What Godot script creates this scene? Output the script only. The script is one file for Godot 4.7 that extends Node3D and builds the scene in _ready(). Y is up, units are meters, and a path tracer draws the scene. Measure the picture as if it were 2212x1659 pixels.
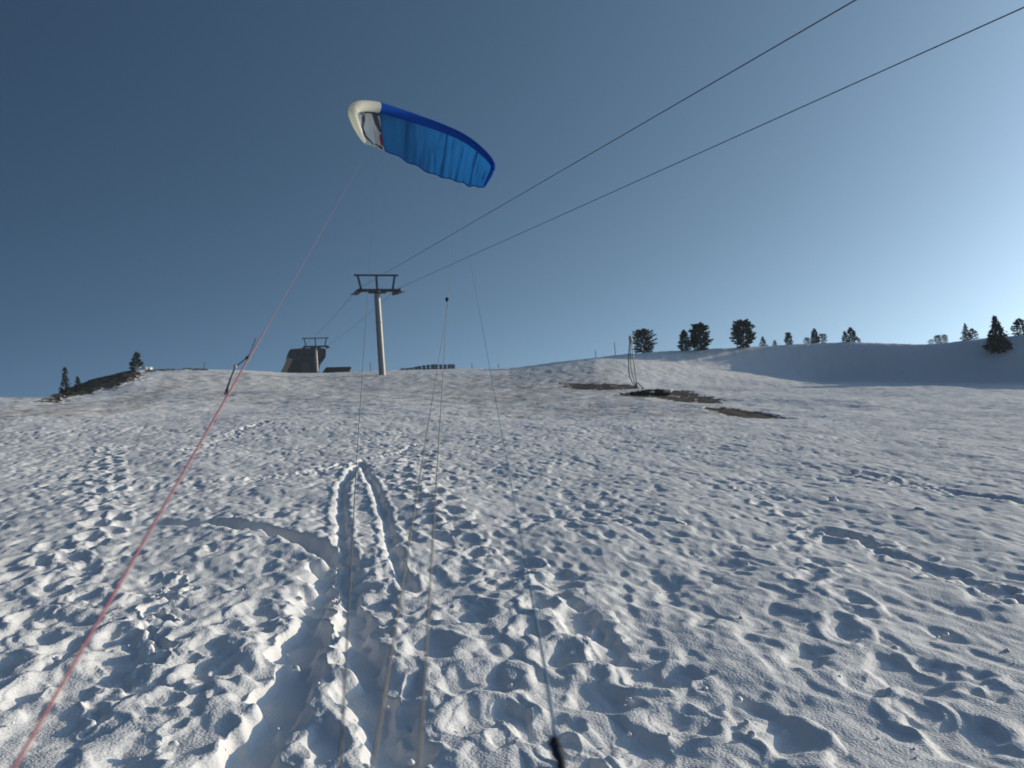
extends Node3D
# A snow kite over a ski slope. Photo positions are given in pixels of a 2212 x 1659 view of it.

const PW := 2212.0
const PH := 1659.0
const FOV := 51.0
const PITCH := 6.0
const ROLL := -4.5
const EYE := 1.6
const SUN_AZ := 67.0
const SUN_EL := 12.0

var focal := 1.0
var cam_basis := Basis()
var mats := {}
var used := {}

# ---------------------------------------------------------------- small helpers
func ray(px: float, py: float) -> Vector3:
	return (cam_basis * Vector3((px - PW * 0.5) / focal, -(py - PH * 0.5) / focal, -1.0)).normalized()

func at_reach(px: float, py: float, reach: float) -> Vector3:      # the point of a pixel's ray at a horizontal reach
	var d := ray(px, py)
	return Vector3(0, EYE, 0) + d * (reach / Vector2(d.x, d.z).length())

func at_dist(px: float, py: float, dist: float) -> Vector3:
	return Vector3(0, EYE, 0) + ray(px, py) * dist

func lin(r: float, g: float, b: float) -> Color:
	return Color(r, g, b).linear_to_srgb()

func mat(called: String, c: Color, rough := 0.8, metal := 0.0) -> StandardMaterial3D:
	if mats.has(called): return mats[called]
	var m := StandardMaterial3D.new()
	m.albedo_color = c.linear_to_srgb(); m.roughness = rough; m.metallic = metal
	mats[called] = m
	return m

func numbered(called: String) -> String:
	if not used.has(called):
		used[called] = 0
		return called
	used[called] += 1
	return "%s_%03d" % [called, used[called]]

func tag(o: Node, label: String, category: String, group := "", kind := "") -> void:
	o.set_meta("label", label)
	if category: o.set_meta("category", category)
	if group: o.set_meta("group", group)
	if kind: o.set_meta("kind", kind)

func thing(called: String, at: Vector3, label: String, category: String, group := "") -> Node3D:
	var o := Node3D.new()
	o.name = numbered(called)
	add_child(o)
	o.position = at
	tag(o, label, category, group)
	return o

func begin() -> SurfaceTool:
	var st := SurfaceTool.new()
	st.begin(Mesh.PRIMITIVE_TRIANGLES)
	return st

func part(st: SurfaceTool, called: String, m: Material, parent: Node, smooth := true) -> MeshInstance3D:
	st.generate_normals()
	var o := MeshInstance3D.new()
	o.mesh = st.commit()
	o.mesh.surface_set_material(0, m)
	o.name = numbered(called) if parent == self else called
	parent.add_child(o, true)
	return o

func tri(st: SurfaceTool, a: Vector3, b: Vector3, c: Vector3) -> void:
	st.add_vertex(a); st.add_vertex(b); st.add_vertex(c)

func quad(st: SurfaceTool, a: Vector3, b: Vector3, c: Vector3, d: Vector3) -> void:
	tri(st, a, b, c); tri(st, a, c, d)

func tube(st: SurfaceTool, pts: Array, radii: Array, sides := 8) -> void:
	var rings := []
	for i in pts.size():
		var p: Vector3 = pts[i]
		var dir: Vector3 = (pts[mini(i + 1, pts.size() - 1)] - pts[maxi(i - 1, 0)]).normalized()
		var up := Vector3.UP if absf(dir.y) < 0.9 else Vector3.RIGHT
		var u := dir.cross(up).normalized()
		var v := u.cross(dir).normalized()
		var ring := PackedVector3Array()
		for k in sides:
			var a := TAU * k / sides
			ring.append(p + (u * cos(a) + v * sin(a)) * float(radii[i]))
		rings.append(ring)
	st.set_smooth_group(0)
	for i in pts.size() - 1:
		for k in sides:
			var n := (k + 1) % sides
			quad(st, rings[i][k], rings[i][n], rings[i + 1][n], rings[i + 1][k])
	st.set_smooth_group(-1)
	for e in [0, pts.size() - 1]:
		for k in sides:
			var n := (k + 1) % sides
			if e == 0: tri(st, pts[e], rings[e][n], rings[e][k])
			else: tri(st, pts[e], rings[e][k], rings[e][n])

func beam(st: SurfaceTool, a: Vector3, b: Vector3, w: float, h: float, up := Vector3.UP) -> void:   # a box from a to b
	var d := (b - a).normalized()
	var s := d.cross(up).normalized() * w * 0.5
	var t := s.cross(d).normalized() * h * 0.5
	var p := [a - s - t, a + s - t, a + s + t, a - s + t, b - s - t, b + s - t, b + s + t, b - s + t]
	st.set_smooth_group(-1)
	for f in [[0, 1, 2, 3], [5, 4, 7, 6], [4, 0, 3, 7], [1, 5, 6, 2], [3, 2, 6, 7], [4, 5, 1, 0]]:
		quad(st, p[f[0]], p[f[1]], p[f[2]], p[f[3]])

func lump(st: SurfaceTool, c: Vector3, s: Vector3, rng: RandomNumberGenerator, rough := 0.25, rows := 5, cols := 7) -> void:
	var g := []
	for i in rows + 1:
		var ring := []
		var th := PI * i / rows
		for k in cols:
			var ph := TAU * k / cols
			var j := 1.0 + rng.randf_range(-rough, rough)
			ring.append(c + Vector3(sin(th) * cos(ph) * s.x, cos(th) * s.y, sin(th) * sin(ph) * s.z) * j)
		if i == 0 or i == rows:
			for k in cols: ring[k] = ring[0]
		g.append(ring)
	st.set_smooth_group(0)
	for i in rows:
		for k in cols:
			var n := (k + 1) % cols
			quad(st, g[i][k], g[i][n], g[i + 1][n], g[i + 1][k])

# ---------------------------------------------------------------- the lie of the land
const SKYLINE := [[-40, 884], [0, 877], [32, 873], [75, 866], [121, 852.5], [150, 839], [204, 820], [268, 805], [290, 801], [333, 800], [380, 799], [440, 798], [540, 800], [620, 806], [700, 806], [830, 800], [980, 797], [1100, 796], [1200, 783], [1350, 765], [1450, 758], [1550, 753], [1650, 748], [1750, 742], [1840, 739], [1900, 741], [1990, 744], [2050, 740], [2090, 735], [2150, 728], [2212, 724], [2260, 720]]
const SLOPE_F := 0.12
const SLOPE_X := -0.079
var sky_az := PackedFloat32Array()
var sky_tan := PackedFloat32Array()

func lay_skyline() -> void:
	for s in SKYLINE:
		var d := ray(s[0], s[1])
		sky_az.append(rad_to_deg(atan2(d.x, -d.z)))
		sky_tan.append(d.y / Vector2(d.x, d.z).length())

func crest_tan(az: float) -> float:
	var n := sky_az.size()
	if az <= sky_az[0]: return sky_tan[0]
	if az >= sky_az[n - 1]: return sky_tan[n - 1]
	var i := sky_az.bsearch(az)
	var t := (az - sky_az[i - 1]) / (sky_az[i] - sky_az[i - 1])
	return lerpf(sky_tan[i - 1], sky_tan[i], t)

func crest_reach(az: float) -> float:
	if az < -33.0: return lerpf(88.0, 220.0, smoothstep(-40.0, -75.0, az))
	if az > 36.0: return lerpf(116.0, 220.0, smoothstep(40.0, 75.0, az))
	return lerpf(88.0, 100.0, smoothstep(-33.0, -8.0, az)) + 16.0 * smoothstep(4.0, 24.0, az)

# everything that stays the same along one azimuth: [crest reach, crest height, plane height there, bank length, plane rise per metre]
func lie(az: float) -> Array:
	var a := deg_to_rad(az)
	var rise := SLOPE_F * cos(a) + SLOPE_X * sin(a)
	var reach := crest_reach(az)
	var wide := smoothstep(40.0, 75.0, absf(az))
	var plane := rise * reach
	var top := lerpf(EYE + reach * crest_tan(az), plane, wide)
	var bank := 30.0
	var lip := clampf(remap(az, 6.0, 22.0, 0.0, 1.0), 0.0, 0.92)         # the share of the rise that the steep lip takes
	var lip_long := lerpf(4.0, 11.0, smoothstep(10.0, 30.0, az))
	return [reach, top, plane, bank, rise, lip, lip_long]

func height_on(l: Array, r: float) -> float:
	var reach: float = l[0]
	var rise: float = l[4]
	if r <= reach:
		var t := clampf((r - reach + float(l[3])) / float(l[3]), 0.0, 1.0)
		var s := clampf((r - reach + float(l[6])) / float(l[6]), 0.0, 1.0)
		return rise * r + (float(l[1]) - float(l[2])) * lerpf(t * t * (3.0 - 2.0 * t), s * s * (3.0 - 2.0 * s), float(l[5]))
	var q := r - reach
	var up := rise * 5.0 * (1.0 - exp(-q / 5.0))
	var down := -0.05 * maxf(q - 8.0, 0.0)
	return float(l[1]) + up + maxf(down, -30.0)

func ground_y(x: float, z: float) -> float:
	return height_on(lie(rad_to_deg(atan2(x, -z))), Vector2(x, z).length())

func ground_at(px: float, py: float) -> Vector3:                   # where a pixel's ray meets the ground; the crest if it misses
	var d := ray(px, py)
	var hl := Vector2(d.x, d.z).length()
	var l := lie(rad_to_deg(atan2(d.x, -d.z)))
	var tn := d.y / hl
	var r := 1.5
	while r < float(l[0]) + 4.0:
		if height_on(l, r) >= EYE + tn * r:
			break
		r += 0.002 * r
	return Vector3(d.x / hl * r, height_on(l, r), d.z / hl * r)

func on_crest(px: float, py: float, behind: float) -> Vector3:     # a point on the ground a little behind the crest
	var d := ray(px, py)
	var az := rad_to_deg(atan2(d.x, -d.z))
	var l := lie(az)
	var r := float(l[0]) + behind
	var hl := Vector2(d.x, d.z).length()
	return Vector3(d.x / hl * r, height_on(l, r), d.z / hl * r)

# ---------------------------------------------------------------- the snow
var az_list := PackedFloat32Array()
var r_list := PackedFloat32Array()
var pit := PackedFloat32Array()          # how deep feet and boards pressed in
var berm_up := PackedFloat32Array()      # what they pushed up beside
var na := 0
var shape_noise := noise(29, 0.3, 2)
var nr := 0

func noise(seed_value: int, wave: float, octaves: int, kind := FastNoiseLite.TYPE_SIMPLEX_SMOOTH) -> FastNoiseLite:
	var n := FastNoiseLite.new()
	n.seed = seed_value; n.noise_type = kind; n.frequency = 1.0 / wave
	n.fractal_type = FastNoiseLite.FRACTAL_FBM if octaves > 1 else FastNoiseLite.FRACTAL_NONE
	n.fractal_octaves = octaves
	return n

func span_of(list: PackedFloat32Array, lo: float, hi: float) -> Array:
	return [maxi(list.bsearch(lo) - 1, 0), mini(list.bsearch(hi) + 1, list.size() - 1)]

func box_of(c: Vector2, rad: float) -> Array:                       # grid cells round a ground point (x, z)
	var r := c.length()
	var az := rad_to_deg(atan2(c.x, -c.y))
	var da := rad_to_deg(rad / maxf(r - rad, 0.3))
	return span_of(az_list, az - da, az + da) + span_of(r_list, r - rad, r + rad)

func groove(pixels: Array, width: float, depth: float, berm: float, wob: FastNoiseLite, stray := 0.05) -> void:
	var pts := PackedVector2Array()
	for p in pixels:
		var g := ground_at(p[0], p[1])
		pts.append(Vector2(g.x, g.z))
	var near := {}
	for i in pts.size() - 1:
		var a := pts[i]
		var b := pts[i + 1]
		var steps := maxi(1, int(a.distance_to(b) / (width * 3.0)))
		for s in steps:
			var c := a.lerp(b, float(s) / steps)
			var d := a.lerp(b, float(s + 1) / steps)
			var bx := box_of((c + d) * 0.5, c.distance_to(d) * 0.5 + width * 2.3)
			for ia in range(bx[0], bx[1] + 1):
				var sn := sin(deg_to_rad(az_list[ia]))
				var cs := -cos(deg_to_rad(az_list[ia]))
				for ir in range(bx[2], bx[3] + 1):
					var q := Vector2(sn * r_list[ir], cs * r_list[ir])
					q += Vector2(shape_noise.get_noise_2d(q.x, q.y), shape_noise.get_noise_2d(q.x + 40.0, q.y)) * stray
					var k := q.distance_to(Geometry2D.get_closest_point_to_segment(q, c, d))
					var id := ia * nr + ir
					if k < width * 2.3 and (not near.has(id) or near[id] > k):
						near[id] = k
	for id in near:
		var ia: int = id / nr
		var r := r_list[id % nr]
		var a := deg_to_rad(az_list[ia])
		var w := wob.get_noise_2d(sin(a) * r, -cos(a) * r)
		var t: float = near[id] / (width * (1.0 + 0.25 * w))
		if t < 1.0: pit[id] = maxf(pit[id], depth * 0.75 * (1.0 - smoothstep(0.3, 1.0, t)) * (1.0 + 0.2 * w))
		elif t < 2.0: berm_up[id] = maxf(berm_up[id], berm * 0.6 * sin(PI * (t - 1.0)) * (1.0 + 0.6 * w))

func print_hole(c: Vector2, turn: float, lng: float, wid: float, depth: float, berm: float) -> void:
	var bx := box_of(c, lng * 1.5)
	var u := Vector2(cos(turn), sin(turn))
	for ia in range(bx[0], bx[1] + 1):
		var sn := sin(deg_to_rad(az_list[ia]))
		var cs := -cos(deg_to_rad(az_list[ia]))
		for ir in range(bx[2], bx[3] + 1):
			var q := Vector2(sn * r_list[ir], cs * r_list[ir]) - c
			var t := Vector2(q.dot(u) / lng, q.cross(u) / wid).length() * 2.0
			t += 0.55 * shape_noise.get_noise_2d(q.x + c.x * 5.0, q.y + c.y * 5.0)
			var id := ia * nr + ir
			if t < 1.0: pit[id] = maxf(pit[id], depth * 0.33 * (1.0 - smoothstep(0.25, 1.0, t)))
			elif t < 1.9: berm_up[id] = maxf(berm_up[id], berm * 0.6 * sin(PI * (t - 1.0) / 0.9))

func trail(pixels: Array, stride: float, spread: float, lng: float, wid: float, depth: float, rng: RandomNumberGenerator) -> void:
	var pts := []
	for p in pixels:
		var g := ground_at(p[0], p[1])
		pts.append(Vector2(g.x, g.z))
	var side := 1.0
	for i in pts.size() - 1:
		var a: Vector2 = pts[i]
		var b: Vector2 = pts[i + 1]
		var n := maxi(1, int(a.distance_to(b) / stride))
		var dir := (b - a).normalized()
		for s in n:
			var c := a.lerp(b, (s + 0.5) / n) + dir.orthogonal() * side * spread + Vector2(rng.randf_range(-0.05, 0.05), rng.randf_range(-0.05, 0.05))
			print_hole(c, dir.angle() + rng.randf_range(-0.35, 0.35), lng * rng.randf_range(0.85, 1.2), wid * rng.randf_range(0.85, 1.25), depth * rng.randf_range(0.7, 1.2), depth * 0.28)
			side = -side

func world_polygon(pixels: Array) -> Dictionary:
	var poly := PackedVector2Array()
	var box := Rect2()
	for p in pixels:
		var g := ground_at(p[0], p[1])
		var az := rad_to_deg(atan2(g.x, -g.z))
		poly.append(Vector2(az, log(Vector2(g.x, g.z).length()) * 30.0))   # bearing and log reach: even steps far and near
		if poly.size() == 1: box = Rect2(poly[0], Vector2.ZERO)
		else: box = box.expand(poly[-1])
	return {"poly": poly, "box": box.grow(1.5)}

func build_snow() -> void:
	# bearings: dense ahead, coarse all round; reaches: dense near, growing outwards
	var a := -180.0
	while a < 180.0:
		az_list.append(a)
		if a > -37.5 and a < 37.5: a += 0.076
		elif a > -50.0 and a < 50.0: a += 0.4
		else: a += 2.6
	na = az_list.size()
	var r := 0.4
	while r < 1400.0:
		r_list.append(r)
		if r < 1.6: r += 0.08
		elif r < 6.1: r += r * r * 0.0009
		elif r < 125.0: r += r * 0.0055
		else: r *= 1.09
	nr = r_list.size()
	pit.resize(na * nr)
	berm_up.resize(na * nr)
	var rng := RandomNumberGenerator.new()
	rng.seed = 7
	var wob := noise(21, 0.4, 2)
	# tracks that the photograph shows
	groove([[782, 1004], [760, 1016], [742, 1040], [736, 1085], [740, 1140], [744, 1195]], 0.08, 0.085, 0.02, wob, 0.02)
	groove([[744, 1195], [752, 1252], [762, 1310], [772, 1378], [790, 1474], [816, 1537], [850, 1620], [880, 1680]], 0.14, 0.12, 0.02, wob, 0.08)
	groove([[786, 1010], [806, 1045], [824, 1090], [836, 1130], [846, 1180], [862, 1222], [880, 1260]], 0.075, 0.08, 0.02, wob, 0.025)
	groove([[262, 1130], [330, 1123], [450, 1126], [560, 1138], [650, 1163], [728, 1206]], 0.14, 0.16, 0.01, wob, 0.03)
	groove([[700, 1215], [690, 1280], [655, 1390], [655, 1425], [590, 1530], [530, 1640], [500, 1690]], 0.17, 0.15, 0.02, wob, 0.1)
	groove([[500, 1036], [640, 1022], [740, 1008], [840, 985], [910, 955]], 0.09, 0.05, 0.02, wob, 0.2)
	groove([[400, 975], [450, 955], [520, 930], [575, 915]], 0.12, 0.05, 0.02, wob, 0.25)
	groove([[1780, 1145], [1850, 1160], [1900, 1172]], 0.12, 0.09, 0.025, wob, 0.1)
	groove([[1905, 1185], [1960, 1200], [2040, 1235], [2110, 1262], [2230, 1310]], 0.11, 0.05, 0.02, wob, 0.14)
	groove([[1860, 1022], [1960, 1042], [2090, 1068], [2230, 1090]], 0.11, 0.05, 0.02, wob, 0.14)
	groove([[1150, 1110], [1250, 1125], [1330, 1130]], 0.10, 0.06, 0.02, wob)
	groove([[1090, 1530], [1160, 1590], [1250, 1640], [1330, 1690]], 0.08, 0.05, 0.03, wob)
	groove([[330, 1400], [280, 1460], [230, 1540]], 0.08, 0.05, 0.02, wob, 0.25)
	groove([[380, 1240], [340, 1330], [300, 1420]], 0.08, 0.05, 0.02, wob, 0.25)
	trail([[240, 960], [232, 1010], [235, 1060], [230, 1125], [185, 1190], [125, 1300], [60, 1410], [-30, 1540]], 0.36, 0.10, 0.34, 0.2, 0.11, rng)
	trail([[905, 980], [890, 1040], [940, 1080], [955, 1130], [1000, 1180], [1090, 1200], [1190, 1280], [1230, 1340], [1290, 1440], [1400, 1510], [1560, 1560], [1700, 1640]], 0.34, 0.14, 0.36, 0.22, 0.13, rng)
	trail([[1060, 1180], [1040, 1240], [1080, 1330], [1130, 1420], [1120, 1540], [1180, 1680]], 0.42, 0.12, 0.34, 0.22, 0.09, rng)
	trail([[560, 1110], [520, 1200], [480, 1300], [520, 1420], [420, 1560], [350, 1680]], 0.5, 0.16, 0.36, 0.22, 0.08, rng)
	trail([[780, 1220], [830, 1330], [900, 1450], [960, 1600], [990, 1690]], 0.4, 0.15, 0.36, 0.24, 0.09, rng)
	trail([[1620, 1040], [1720, 1140], [1760, 1230], [1840, 1330], [1990, 1480], [2150, 1640]], 0.55, 0.12, 0.34, 0.2, 0.09, rng)
	trail([[90, 1180], [160, 1280], [250, 1400], [330, 1560], [300, 1690]], 0.45, 0.12, 0.34, 0.22, 0.1, rng)
	for k in 55:                                                    # a trampled belt in the middle and on the near left
		var px := rng.randf_range(-20, 1450)
		var g := ground_at(px, rng.randf_range(1100, 1700))
		print_hole(Vector2(g.x, g.z), PI * 0.5 + rng.randf_range(-0.7, 0.7), rng.randf_range(0.2, 0.45), rng.randf_range(0.12, 0.26), rng.randf_range(0.04, 0.09), 0.008)
	for k in 26:
		var g := ground_at(rng.randf_range(1350, 2230), rng.randf_range(1150, 1700))
		print_hole(Vector2(g.x, g.z), PI * 0.5 + rng.randf_range(-0.9, 0.9), rng.randf_range(0.2, 0.5), rng.randf_range(0.15, 0.3), rng.randf_range(0.02, 0.07), 0.004)
	# the larger hollows: middle, width and height on the photograph, depth
	for e in [[820, 1300, 120, 110, 0.14], [570, 1455, 260, 85, 0.16], [430, 1450, 140, 60, 0.12], [250, 1420, 120, 120, 0.13], [1110, 1210, 130, 50, 0.14], [1205, 1252, 115, 70, 0.15], [1245, 1335, 95, 100, 0.15], [985, 1165, 110, 40, 0.12], [1330, 1410, 110, 70, 0.14], [1300, 1500, 170, 90, 0.13], [870, 1570, 130, 150, 0.14], [1015, 1330, 110, 60, 0.12], [1050, 1480, 160, 60, 0.12], [1470, 1460, 120, 60, 0.11], [1600, 1520, 200, 90, 0.12], [1990, 1465, 260, 90, 0.13], [1750, 1420, 120, 50, 0.1], [2120, 1600, 260, 100, 0.12], [120, 1560, 160, 90, 0.12], [420, 1590, 180, 80, 0.11], [700, 1600, 120, 110, 0.12], [160, 1470, 130, 60, 0.12], [1180, 1560, 170, 80, 0.11], [330, 1250, 110, 60, 0.11], [560, 1330, 100, 70, 0.1], [1430, 1250, 130, 40, 0.09], [1560, 1210, 120, 35, 0.09], [1400, 1620, 180, 90, 0.11]]:
		var g := ground_at(e[0], e[1])
		var rg := Vector2(g.x, g.z).length()
		print_hole(Vector2(g.x, g.z), Vector2(g.x, g.z).angle(), clampf(e[3] / focal * rg * rg / EYE, 0.25, 1.2), e[2] / focal * rg * 1.1, e[4], 0.006)
	print("tracks ", Time.get_ticks_msec())

	# bare earth, heath and dirty snow, by their outlines on the ground
	var earth := []
	var z4 := func(p: Array) -> Array: return [(2200 + p[0] / 2.765) * 0.54, (1270 + p[1] / 2.765) * 0.54]
	var z7 := func(p: Array) -> Array: return [p[0] / 2.011 * 0.54, (1350 + p[1] / 2.011) * 0.54]
	earth.append(world_polygon([[90, 732], [300, 732], [600, 742], [900, 757], [1010, 785], [920, 806], [600, 800], [350, 785], [180, 768]].map(z4)))
	earth.append(world_polygon([[640, 860], [830, 832], [950, 815], [1200, 810], [1400, 815], [1600, 846], [1800, 880], [1910, 925], [1850, 942], [1650, 952], [1400, 924], [1100, 904], [900, 888]].map(z4)))
	earth.append(world_polygon([[1505, 884], [1586, 885], [1650, 890], [1712, 898], [1755, 909], [1669, 906], [1586, 898]]))
	earth.append(world_polygon([[455, 861], [491, 852], [509, 853], [508, 859], [480, 862]]))
	var heath := [world_polygon([[120, 537], [300, 512], [450, 470], [560, 405], [760, 340], [1000, 270], [1080, 230], [1230, 230], [1220, 268], [1100, 340], [900, 418], [855, 402], [700, 442], [560, 472], [450, 502], [280, 527]].map(z7))]
	heath.append(world_polygon([[1230, 235], [1450, 235], [1660, 240], [1660, 266], [1450, 263], [1230, 272]].map(z7)))
	var white := world_polygon([[1095, 262], [1130, 240], [1195, 255], [1150, 288], [1100, 288]].map(z7))
	var dirty := [world_polygon([[0, 590], [400, 555], [1100, 430], [1450, 380], [1200, 560], [600, 700], [0, 790]].map(z7)), world_polygon([[980, 828], [1250, 822], [1560, 870], [1760, 905], [1900, 935], [1600, 960], [1250, 945], [960, 905]]), world_polygon([[340, 812], [620, 812], [860, 808], [1180, 804], [1330, 800], [1240, 860], [800, 870], [420, 870]])]

	var n_swell := noise(3, 16.0, 2)
	var n_big := noise(4, 2.6, 2)
	var n_mid := noise(5, 0.7, 2)
	var n_pit := noise(15, 0.29, 2)
	var n_far := noise(16, 1.4, 3)
	var n_rip := noise(6, 0.15, 2)
	var n_fine := noise(8, 0.075, 2)
	var n_patch := noise(9, 3.2, 2)
	var n_edge := noise(10, 1.1, 3)
	var n_dirt := noise(11, 0.9, 3)
	var verts := PackedVector3Array()
	var cols := PackedColorArray()
	verts.resize(na * nr)
	cols.resize(na * nr)
	var snow := Color(0.875, 0.887, 0.905)
	for ia in na:
		var az := az_list[ia]
		var l := lie(az)
		var sn := sin(deg_to_rad(az))
		var cs := -cos(deg_to_rad(az))
		for ir in nr:
			var rr := r_list[ir]
			var x := sn * rr
			var z := cs * rr
			var id := ia * nr + ir
			var y := height_on(l, rr)
			var c := snow
			if rr < 160.0:
				var churn := clampf(0.5 + 0.9 * n_patch.get_noise_2d(x, z), 0.1, 1.1) * lerpf(1.0, 0.75, smoothstep(0.1, 0.5, sn)) * lerpf(1.0, 1.15, smoothstep(0.0, -0.35, sn))
				var near := 1.0 - smoothstep(12.0, 50.0, rr) * 0.55
				var u := x * 0.98 - z * 0.2                          # the crust is drawn out up and down the slope
				var v := (x * 0.2 + z * 0.98) * 0.55
				# relief: metres of height on top of the slope
				var relief := n_big.get_noise_2d(x, z) * 0.05
				relief += n_mid.get_noise_2d(u, v) * 0.015 * near
				relief -= smoothstep(-0.1, 0.6, n_pit.get_noise_2d(u, v)) * (0.0115 + 0.0135 * churn) * near
				relief -= n_rip.get_noise_2d(u, v) * (0.0045 + 0.0055 * churn) * near
				if rr > 12.0: relief += n_far.get_noise_2d(x, z) * 0.05 * smoothstep(12.0, 40.0, rr)
				if rr < 14.0: relief += n_fine.get_noise_2d(x, z) * (0.0006 + 0.0012 * churn)
				relief += n_swell.get_noise_2d(x, z) * 0.3 * smoothstep(10.0, 40.0, rr) * (1.0 - smoothstep(float(l[0]) - 25.0, float(l[0]) - 5.0, rr))
				var pressed := minf(pit[id] / 0.06, 1.0)
				y += relief * (1.0 - 0.55 * pressed) + berm_up[id] * (1.0 - pressed) - pit[id]
				if rr > 30.0 and absf(az) < 36.0:
					var q := Vector2(az, log(rr) * 30.0)
					var e := n_edge.get_noise_2d(x, z)
					var e2 := n_edge.get_noise_2d(x + 90.0, z)
					var g := q + Vector2(e * 1.0, e2 * 0.35)
					var grime := 0.34
					for p in dirty:
						if p.box.has_point(g) and Geometry2D.is_point_in_polygon(g, p.poly):
							var k := clampf(grime + 0.7 * n_dirt.get_noise_2d(x * 0.6, z * 0.6), 0.0, 0.65)
							c = c.lerp(Color(0.42, 0.36, 0.30), k)
						grime = 0.2
					for p in heath:
						if p.box.has_point(g) and Geometry2D.is_point_in_polygon(g, p.poly):
							c = Color(0.055, 0.048, 0.036).lerp(Color(0.13, 0.10, 0.06), clampf(0.4 + e2, 0.0, 1.0))
							y += 0.12 * (e + 0.5)
					if white.box.has_point(q) and Geometry2D.is_point_in_polygon(q, white.poly): c = snow
					for p in earth:
						if e2 < 0.55 and p.box.has_point(g) and Geometry2D.is_point_in_polygon(g, p.poly):
							c = Color(0.07, 0.054, 0.043).lerp(Color(0.15, 0.118, 0.088), clampf(0.35 + e + 0.6 * e2, 0.0, 1.0))
							y -= 0.05
			verts[id] = Vector3(x, y, z)
			cols[id] = c
	print("heights ", Time.get_ticks_msec())
	var norms := PackedVector3Array()
	norms.resize(na * nr)
	for ia in na:
		var ip := ((ia + na - 1) % na) * nr
		var iq := ((ia + 1) % na) * nr
		var base := ia * nr
		for ir in nr:
			var s := verts[iq + ir] - verts[ip + ir]
			var t := verts[base + mini(ir + 1, nr - 1)] - verts[base + maxi(ir - 1, 0)]
			norms[base + ir] = s.cross(t).normalized()
	var idx := PackedInt32Array()
	idx.resize(na * (nr - 1) * 6)
	var w := 0
	for ia in na:
		var b0 := ia * nr
		var b1 := ((ia + 1) % na) * nr
		for ir in nr - 1:
			idx[w] = b0 + ir; idx[w + 1] = b0 + ir + 1; idx[w + 2] = b1 + ir + 1
			idx[w + 3] = b0 + ir; idx[w + 4] = b1 + ir + 1; idx[w + 5] = b1 + ir
			w += 6
	# close the hole under the viewer's feet
	var mid := verts.size()
	verts.append(Vector3(0, 0, 0)); norms.append(Vector3.UP); cols.append(snow)
	for ia in na:
		idx.append(mid); idx.append(ia * nr); idx.append(((ia + 1) % na) * nr)
	var arr := []
	arr.resize(Mesh.ARRAY_MAX)
	arr[Mesh.ARRAY_VERTEX] = verts
	arr[Mesh.ARRAY_NORMAL] = norms
	arr[Mesh.ARRAY_COLOR] = cols
	arr[Mesh.ARRAY_INDEX] = idx
	var mesh := ArrayMesh.new()
	mesh.add_surface_from_arrays(Mesh.PRIMITIVE_TRIANGLES, arr)
	var m := StandardMaterial3D.new()
	m.vertex_color_use_as_albedo = true
	m.roughness = 0.72
	m.metallic_specular = 0.35
	var nt := NoiseTexture2D.new()
	nt.width = 512; nt.height = 512; nt.seamless = true; nt.as_normal_map = true; nt.bump_strength = 5.0
	nt.noise = noise(33, 14.0, 4)
	m.normal_enabled = true
	m.normal_texture = nt
	m.normal_scale = 0.55
	m.uv1_triplanar = true
	m.uv1_world_triplanar = true
	m.uv1_scale = Vector3.ONE * 1.3
	mesh.surface_set_material(0, m)
	var o := MeshInstance3D.new()
	o.mesh = mesh
	o.name = "ground"
	add_child(o)
	tag(o, "trampled snow slope rising to the skyline with bare earth patches", "", "", "structure")
	mats["snow"] = m
	print("snow ", Time.get_ticks_msec(), " verts ", verts.size())

func build_clods() -> void:
	var rng := RandomNumberGenerator.new()
	rng.seed = 41
	var st := begin()
	for k in 90:
		var px := rng.randf_range(0, 1650) if rng.randf() < 0.8 else rng.randf_range(1600, 2212)
		var g := ground_at(px, 1080 + 600 * sqrt(rng.randf()))
		var s := 0.006 + 0.016 * pow(rng.randf(), 2.5)
		lump(st, g - Vector3(0, 0.004, 0), Vector3(s, s * 0.75, s) * Vector3(rng.randf_range(0.8, 1.4), 1, rng.randf_range(0.8, 1.3)), rng, 0.3, 4, 6)
	for p in [[1990, 1105, 0.055], [1470, 1135, 0.05], [1800, 1080, 0.05], [1850, 1022, 0.06]]:
		var g := ground_at(p[0], p[1])
		lump(st, g, Vector3(p[2] * 1.3, p[2], p[2]), rng, 0.3)
	var m := StandardMaterial3D.new()
	m.albedo_color = Color(0.875, 0.887, 0.905).linear_to_srgb(); m.roughness = 0.75
	var o := part(st, "snow_clods", m, self)
	tag(o, "loose crumbs of snow kicked up along the tracks", "snow", "", "stuff")

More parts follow.
